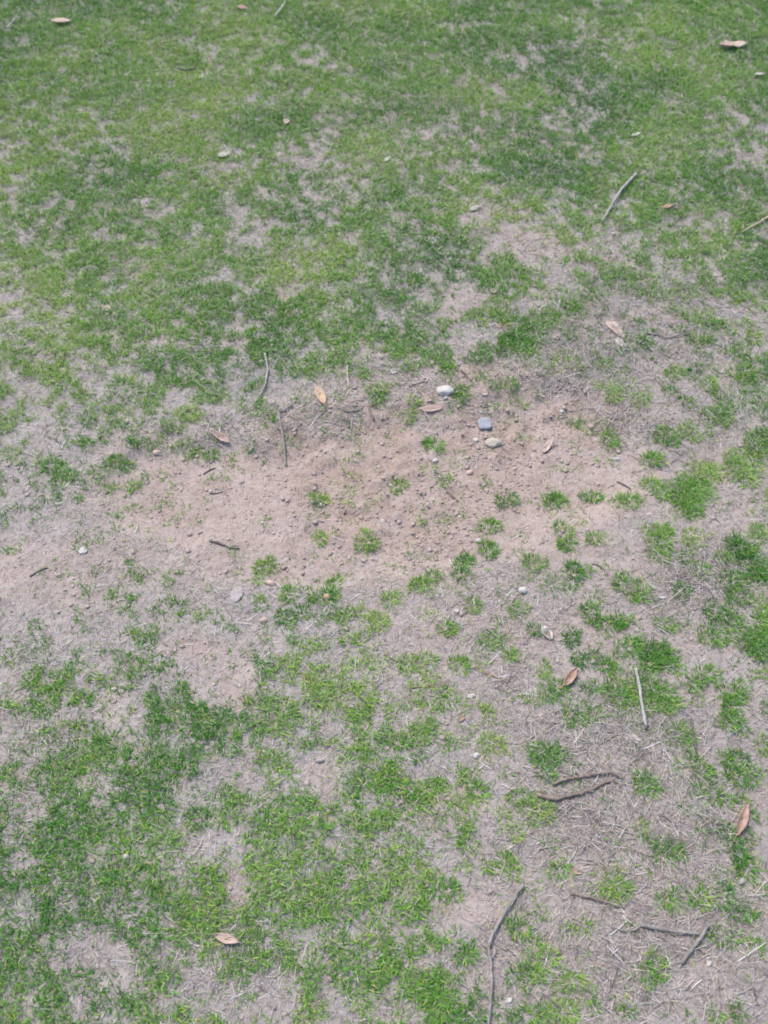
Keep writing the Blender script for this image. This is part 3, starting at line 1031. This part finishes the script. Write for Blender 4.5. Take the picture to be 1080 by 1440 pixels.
twig([(892, 944), (896, 965), (900, 992), (906, 1025)], 5.4, 'twig_pale', 'straight grey twig lying over a broad dark green clump', lift=.010, taper=.9, phrase='the straight grey twig', sag=.15)
twig([(970, 1012), (973, 1034), (979, 1061)], 4.2, 'twig_dark', 'slim slate grey twig lying beside a round grass tuft', lift=.003, phrase='the slim slate grey twig')
twig([(900, 1302), (922, 1306), (950, 1311), (981, 1314)], 7.5, 'twig_grey', 'stout grey tan twig lying with its end at a second twig', [[(903, 1303), (890, 1309), (876, 1311), (862, 1304)]], lift=.002, taper=.85, phrase='the stout grey tan twig', sag=.3)
twig([(995, 1303), (980, 1325), (970, 1338), (957, 1356)], 7.0, 'twig_grey', 'slanting grey stick lying against the end of the stout twig', lift=.003, taper=1.1, phrase='the slanting grey stick', sag=.3)
twig([(802, 1256), (820, 1260), (838, 1266), (858, 1271), (878, 1278)], 5.2, 'twig_brown', 'slightly bent brown grey twig lying on strawy soil under a tuft', lift=.001)
twig([(787, 1049), (797, 1058), (806, 1069), (814, 1080)], 4.4, 'twig_grey', 'grey twig lying aslant from a dense rounded tuft')
twig([(868, 678), (877, 682), (887, 689)], 3.2, 'twig_dark', 'small dark twig lying alone on smooth soil')
twig([(876, 1345), (869, 1362), (864, 1378), (857, 1398)], 3.0, 'twig_dark', 'dark wispy twig lying on grey straw beside a tuft')
twig([(1034, 1399), (1046, 1395), (1058, 1390)], 3.2, 'twig_pale', 'short pale twig lying across a darker stub')
twig([(1058, 1388), (1061, 1400), (1066, 1414)], 4.0, 'twig_dark', 'short dark stub lying under a pale twig end')
twig([(648, 521), (656, 529), (664, 537)], 3.2, 'twig_brown', 'short brown twig lying just above the large white stone')
twig([(630, 691), (636, 699), (645, 706)], 4.2, 'twig_brown', 'stubby brown twig lying on bare cracked earth')
twig([(576, 544), (588, 540), (601, 538)], 2.8, 'twig_brown', 'thin level brown twig lying near a pale leaf')
twig([(908, 470), (925, 472), (938, 477), (955, 473), (970, 471)], 3.6, 'twig_dark', 'wavy dark twig lying through sparse grey turf', sag=.7)
twig([(787, 422), (786, 432), (784, 442)], 4.2, 'twig_pale', 'stumpy pale grey stick lying upright between lawn clumps')
twig([(387, 29), (394, 20), (402, 9)], 2.6, 'leaf_pale', 'single yellowish straw stalk lying on lush far lawn', lift=.012, sag=.1)
twig([(12, 46), (19, 37), (26, 28)], 2.8, 'twig_pale', 'thin pale stalk lying on far lawn near a tan leaf', lift=.012, sag=.1)
twig([(286, 667), (294, 662), (303, 658)], 2.6, 'twig_dark', 'tiny dark twig lying above a faint flat tuft')
twig([(297, 695), (305, 694), (313, 692)], 2.2, 'twig_dark', 'hair thin dark twig lying on the smoothest bare soil')
twig([(744, 523), (752, 517), (761, 511)], 3.0, 'twig_pale', 'pale splinter lying among tangled dead roots')
twig([(832, 793), (843, 795), (850, 803), (855, 811)], 3.2, 'twig_brown', 'hooked brown stem lying between straw and small tufts')
twig([(976, 1328), (983, 1337), (991, 1343)], 3.2, 'twig_dark', 'short dark curl lying beside the slanting grey stick')
twig([(541, 921), (549, 927), (559, 930)], 3.2, 'twig_dark', 'dark bent twig end lying left of a leafy clump')
twig([(517, 569), (521, 580), (526, 593)], 4.0, 'twig_brown', 'stubby greyish brown stem lying at the grassy rim')
twig([(487, 510), (489, 527), (490, 546)], 3.6, 'leaf_tan', 'pale brown stalk lying between sparse lawn and bare earth')
twig([(474, 572), (486, 580), (500, 579), (511, 574)], 3.0, 'twig_grey', 'curved grey root lying beside the orange leaf')
twig([(848, 1157), (862, 1160), (877, 1164)], 4.6, 'twig_pale', 'bleached stem lying on the thickest heap of straw')
twig([(878, 1164), (873, 1177), (867, 1191)], 4.0, 'twig_pale', 'bleached stem lying crosswise under another on straw')
twig([(880, 1193), (895, 1199), (913, 1204)], 3.6, 'twig_brown', 'brownish stem lying just below two bleached stems')
twig([(948, 1183), (955, 1192), (961, 1203)], 4.0, 'twig_brown', 'dark brown stem lying through the edge of a long tuft')
twig([(720, 848), (725, 842), (729, 835)], 3.0, 'twig_brown', 'short stem lying against the round whitish pebble')
twig([(623, 843), (628, 850), (630, 858)], 4.5, 'twig_grey', 'greyish root stub lying in pale soil')
twig([(250, 100), (262, 104), (276, 101)], 3.4, 'twig_dark', 'short dark twig lying half hidden in far lawn', lift=.008)


def needles(a, b, spread, label, seed):
    P0, P1 = np.array(px_ground(*a)), np.array(px_ground(*b))
    o = link('pine_needle_bundle', None, P0)
    o.empty_display_size = .01
    d = P1 - P0
    L_ = np.hypot(d[0], d[1])
    a0 = math.atan2(d[1], d[0])
    rr = np.random.default_rng(seed)
    for k in range(3):
        s = np.linspace(0, 1, 9)
        aa = a0 + (k - 1) * spread * s + rr.normal(0, .04)
        x_ = np.cumsum(np.cos(aa)) * L_ / 9
        y_ = np.cumsum(np.sin(aa)) * L_ / 9
        z_ = height(P0[0] + x_, P0[1] + y_) - P0[2] + .0012 + .0006 * k
        x_[0] = y_[0] = 0
        link('needle', tube_mesh('needle', [np.stack([x_, y_, z_], 1)], [np.full(9, .0009) * np.linspace(1, .5, 9)], M['needle'], 5), parent=o)
    tag(o, label, 'pine needles')
    LAND.append(((a[0] + b[0]) / 2, (a[1] + b[1]) / 2, 'the fallen ' + label.split(' lying')[0]))


needles((714, 961), (664, 934), .22, 'reddish pine needles fanned out on straw lying above a white chip', 1)
needles((573, 968), (634, 962), .18, 'dark reddish pine needles lying under a ragged tuft', 2)


# ------------------------------------------------------------------ named things: fallen leaves
def leaf(p0, p1, width, mat, label, curl=.25, cup=.25, seed=0, lift=.0, stalk=True, crumple=0., phrase=None, name='fallen_leaf'):
    A, B = np.array(px_ground(*p0)), np.array(px_ground(*p1))
    k = pxm((p0[0] + p1[0]) / 2, (p0[1] + p1[1]) / 2)
    Lf = np.hypot(*(B - A)[:2])
    W = width / k / 2
    a = math.atan2(B[1] - A[1], B[0] - A[0])
    nu, nv = 14, 6
    rr = np.random.default_rng(seed)
    u = np.linspace(0, 1, nu)
    prof = np.sin(pi * u ** .85) ** .75
    prof[0] = prof[-1] = .04
    prof = prof * (1 + .06 * rr.normal(0, 1, nu))
    v = np.linspace(-1, 1, nv + 1)
    U, Vv = np.meshgrid(u, v, indexing='ij')
    xl = (U - .5) * Lf
    yl = Vv * W * prof[:, None] + .10 * Lf * (U - .5) ** 2 * curl * 2
    zl = cup * W * np.abs(Vv) ** 1.5 * prof[:, None] + curl * Lf * .5 * (U - .5) ** 2
    zl = zl + crumple * W * 1.6 * (fbm(U * 3 + seed, Vv * 1.5, 1.0, 2, seed) - .5)
    ca, sa = cos(a), sin(a)
    cx, cy = (A[0] + B[0]) / 2, (A[1] + B[1]) / 2
    gx, gy = cx + xl * ca - yl * sa, cy + xl * sa + yl * ca
    hg = height(gx, gy)
    Am = np.stack([np.ones(gx.size), (gx - cx).ravel(), (gy - cy).ravel()], 1)
    co = np.linalg.lstsq(Am, hg.ravel(), rcond=None)[0]
    plane = (Am @ co).reshape(hg.shape)
    z_ = zl + plane
    z_ = z_ + np.quantile(hg - z_, .80) + .0006 + lift
    z0 = z_.min()
    top = np.stack([gx - cx, gy - cy, z_ - z0], -1).reshape(-1, 3)
    bot = top - np.array([0, 0, .0005])
    m = nv + 1
    Iq = np.arange(nu * m).reshape(nu, m)
    q = np.stack([Iq[:-1, :-1], Iq[1:, :-1], Iq[1:, 1:], Iq[:-1, 1:]], -1).reshape(-1, 4)
    N = nu * m
    ring = list(Iq[:, 0]) + list(Iq[-1, 1:]) + list(Iq[::-1, -1][1:]) + list(Iq[0, ::-1][1:-1])
    rim = [(ring[i], ring[i] + N, ring[(i + 1) % len(ring)] + N, ring[(i + 1) % len(ring)]) for i in range(len(ring))]
    Fq = np.concatenate([q, q[:, ::-1] + N, np.array(rim)])
    o = link(name, None, (cx, cy, z0))
    o.empty_display_size = .01
    link('leaf_blade', mesh_from('leaf_blade', np.concatenate([top, bot]), Fq, M[mat], True), parent=o)
    midl = top.reshape(nu, m, 3)[:, nv // 2] + np.array([0, 0, .0001])
    link('midrib', tube_mesh('midrib', [midl], [np.linspace(.0008, .0003, nu)], M[mat], 5), parent=o)
    if stalk:
        d = (midl[0] - midl[2]) / np.linalg.norm(midl[0] - midl[2])
        t_ = np.linspace(0, 1, 5)[:, None]
        sp = midl[0] + d * t_ * Lf * .16
        hs = height(cx + sp[:, 0], cy + sp[:, 1]) - z0 + .0006
        sp[:, 2] = np.maximum(sp[:, 2], hs)
        sp[0] = midl[0]
        link('stalk', tube_mesh('stalk', [sp], [np.linspace(.0008, .0006, 5)], M[mat], 5), parent=o)
    tag(o, label, 'leaf')
    LAND.append(((p0[0] + p1[0]) / 2, (p0[1] + p1[1]) / 2, phrase or 'the ' + label.split(' leaf')[0] + ' leaf'))
    return o


leaf((457, 570), (444, 544), 13, 'leaf_orange', 'orange tan oval leaf standing out at the grassy rim', .35, .3, 1, .005)
leaf((324, 624), (295, 607), 10, 'leaf_pink', 'long curled pinkish tan leaf below a lip of dead roots', .7, .5, 2, .004)
leaf((698, 461), (719, 454), 8, 'leaf_orange', 'small pointed tan leaf among sparse lawn clumps', .3, .3, 3)
leaf((591, 577), (623, 575), 9, 'leaf_pink', 'flat narrow brown leaf pressed into crumbly earth', .15, .2, 4, .0025)
leaf((792, 967), (812, 941), 13, 'leaf_brown', 'reddish folded leaf leaning on a green tuft', .3, 1.0, 5, .003, True, .6)
leaf((1034, 1178), (1051, 1129), 13, 'leaf_brown', 'long brown leaf propped on dark green blades', .25, 1.1, 6, .005, True, .5)
leaf((303, 1317), (337, 1327), 13, 'leaf_pink', 'broad pinkish leaf lying in thin lawn', .3, .35, 7, .006, True, .5)
leaf((73, 34), (101, 34), 11, 'leaf_tan', 'tan leaf lying on dense far lawn', .4, .4, 8, .010)
leaf((1009, 70), (1050, 67), 15, 'leaf_tan', 'crumpled pale pinkish leaf on dense far lawn by a soil gap', .4, .5, 9, .010, True, .8)
leaf((333, 14), (349, 15), 9, 'leaf_brown', 'dull brown leaf scrap on the farthest lawn strip', .4, .4, 10, .008)
leaf((660, 298), (675, 291), 7, 'leaf_pale', 'little pale leaf on thin lawn by a soil streak', .4, .4, 11, .003)
leaf((763, 638), (777, 619), 9, 'leaf_tan', 'pale buff leaf sliver on open bare earth', .2, .3, 12, .0025)
leaf((547, 526), (564, 518), 8, 'leaf_pale', 'whitish leaf chip between thin tufts above the bare patch', .3, .4, 13, 0)
leaf((930, 295), (947, 290), 6, 'leaf_orange', 'slim golden leaf on lawn beside the forked twig', .4, .4, 14, .006)
leaf((761, 882), (776, 901), 13, 'leaf_pale', 'crumpled grey white leaf beside a small tuft', .4, .5, 15, .001, False, 1.2)
leaf((305, 223), (326, 218), 8, 'leaf_pale', 'pale shred of leaf in thick yellowish lawn', .3, .3, 16, .006)
leaf((884, 1035), (904, 1046), 11, 'leaf_pale', 'cream dry leaf below the straight grey twig', .3, .3, 17, .001, phrase='the cream dry leaf')
leaf((851, 452), (878, 477), 13, 'leaf_tan', 'grey tan strip of dead leaf in tangled turf', .2, .4, 18, .001, False, .5)
leaf((866, 477), (876, 489), 10, 'leaf_pale', 'stubby pale leaf end below a grey tan strip', .2, .4, 19, .001, False, .5)
leaf((887, 195), (901, 190), 5, 'leaf_pale', 'cream leaf sliver in dense lawn above the forked twig', .3, .3, 20, .008)
leaf((1060, 109), (1074, 107), 6, 'leaf_pale', 'cream speck of leaf in the darkest far lawn', .3, .3, 21, .008)
leaf((378, 299), (391, 291), 6, 'leaf_dark', 'dark brown curled leaf in mid lawn', .5, .5, 22, .004)
leaf((144, 432), (158, 438), 9, 'leaf_tan', 'tan leaf fragment in a gap of the darkest clump', .4, .4, 23, .002)
leaf((158, 445), (171, 440), 8, 'leaf_pale', 'cream leaf fragment beside the darkest clump', .4, .4, 24, .002)
leaf((804, 1221), (817, 1230), 8, 'leaf_brown', 'scrap of reddish brown leaf at the end of a low tuft', .4, .5, 25, .001)
leaf((652, 1006), (645, 1015), 8, 'leaf_brown', 'dark reddish leaf scrap on pale strawy soil', .4, .5, 26, .001)
leaf((405, 172), (401, 178), 9, 'leaf_tan', 'buff leaf scrap in pale lawn', .4, .4, 27, .008)
leaf((541, 230), (549, 222), 6, 'leaf_pale', 'silvery leaf sliver on thin grey lawn', .4, .4, 28, .005)
leaf((676, 551), (686, 556), 8, 'leaf_tan', 'buff flake of leaf beside a tuft near white stone', .3, .3, 29, .0)
leaf((691, 413), (699, 407), 9, 'leaf_tan', 'dull tan leaf among lawn stems above a pointed leaf', .3, .3, 30, .003)
leaf((610, 760), (618, 764), 6, 'leaf_pink', 'pinkish leaf scrap on smooth bare soil below crumbs', .3, .3, 31, .0)

# ------------------------------------------------------------------ grass tufts that stand apart
KIND = {'p': 'thin pale green', 'n': 'leafy green', 'd': 'dense dark green', 'y': 'yellowish green'}


def size_word(rx, ry):
    a = rx * ry
    return 'tiny' if a < 60 else 'small' if a < 110 else 'medium' if a < 210 else 'broad'


STOP = {'with', 'at', 'on', 'in', 'among', 'beside', 'below', 'between', 'just', 'alone', 'near', 'lying', 'by', 'to', 'above', 'touching',
        'half', 'flanked', 'sunk', 'nestled', 'next', 'pressed', 'standing', 'leaning', 'propped', 'deep', 'across', 'through', 'over', 'under', 'against', 'aslant'}


def short(ph):
    ws = ph.replace(',', ' , ').split()
    ws = ws[1:] if ws[0] == 'the' else ws
    out = [ws[0]]
    for q in ws[1:]:
        if (q in STOP and len(out) > 1) or q == ',' or len(out) == 6:
            break
        out.append(q)
    return 'the ' + ' '.join(out)


marks = {}
names = [short(p[2]) for p in LAND]
RANK = ['nearest', 'second nearest', 'third nearest', 'fourth nearest', 'fifth nearest', 'sixth nearest', 'seventh nearest', 'eighth nearest']
tg = np.array([px_flat(t[0], t[1]) for t in ISO])
cand = []
for (lx, ly, ph), nm in zip(LAND, names):
    if names.count(nm) > 1:
        continue
    d = np.hypot(*(tg - np.array(px_flat(lx, ly))).T)
    for r_, i in enumerate(np.argsort(d)[:8]):
        if d[i] < .32:
            cand.append((r_, d[i], i, nm))
for r_, d, i, nm in sorted(cand):
    if i not in marks:
        marks[i] = (RANK[r_], nm)
for i, (cx, cy, rx, ry, kd) in enumerate(ISO):
    X0, Y0, Z0 = px_ground(cx, cy)
    k = pxm(cx, cy)
    dep = math.atan2(CAM_H, Y0)
    ax_, ay_ = rx / k, ry / k / sin(dep)
    area = pi * ax_ * ay_ * 1e4
    dens = {'p': 8.5, 'n': 20.0, 'd': 25.0, 'y': 18.0}[kd]
    n = max(10, int(area * dens))
    ns = max(2, int(area / 2.2))
    sc = np.sqrt(rng.random(ns)) * .82
    sa = rng.uniform(0, 2 * pi, ns)
    sx, sy = sc * np.cos(sa), sc * np.sin(sa)
    sw = rng.uniform(.5, 1.5, ns)
    pick = rng.choice(ns, n, p=sw / sw.sum())
    spread = .26 + .5 / math.sqrt(ns + 2)
    ux, uy = sx[pick] + rng.normal(0, spread, n), sy[pick] + rng.normal(0, spread, n)
    rad = np.hypot(ux, uy)
    lim = np.minimum(1, 1.15 / np.maximum(rad, 1e-6))
    ux, uy = ux * lim, uy * lim
    bx, by = ux * ax_, uy * ay_
    az = np.arctan2(uy - sy[pick] * .6, ux - sx[pick] * .6) + rng.normal(0, .75, n)
    bz = height(X0 + bx, Y0 + by) - Z0
    s_ = {'p': .85, 'n': 1, 'd': 1.1, 'y': 1}[kd] * (.8 + .25 * min(1, area / 8))
    Lb = rng.uniform(.007, .017, n) * s_
    Wb = rng.uniform(.0009, .0018, n)
    V, F = ribbons(bx, by, bz - .001, az, Lb, Wb, np.abs(rng.normal(.70, .32, n)), np.abs(rng.normal(1.28, .35, n)), rng.normal(0, .5, n))
    me = mesh_from('grass_tuft', V, F, M['blade'], False, {'tint': tint5(green_tint(X0 + bx, Y0 + by, n, kd, rng.normal(-.03, .14)))})
    o = link('grass_tuft', me, (X0, Y0, Z0))
    sz = size_word(rx, ry)
    if i in marks:
        tag(o, f'{sz} {KIND[kd]} grass tuft {marks[i][0]} to {marks[i][1]}', 'grass tuft', 'grass tufts standing apart on the soil')
    else:
        wh = 'bare brown soil' if ell(np.array([cx]), np.array([cy]), BARE)[0] > .45 else 'straw strewn ground'
        if cy < 600 and wh[0] == 's':
            wh = 'thin turf above the bare patch'
        tag(o, f'{sz} {KIND[kd]} grass tuft growing on {wh}', 'grass tuft', f'{sz} {KIND[kd]} tufts on {wh}')
print('tufts', len(ISO), 'marked', len(marks))

print('tris', sum(len(m.polygons) if len(m.polygons) == 0 or len(m.polygons[0].vertices) == 3 else 2 * len(m.polygons) for m in bpy.data.meshes))
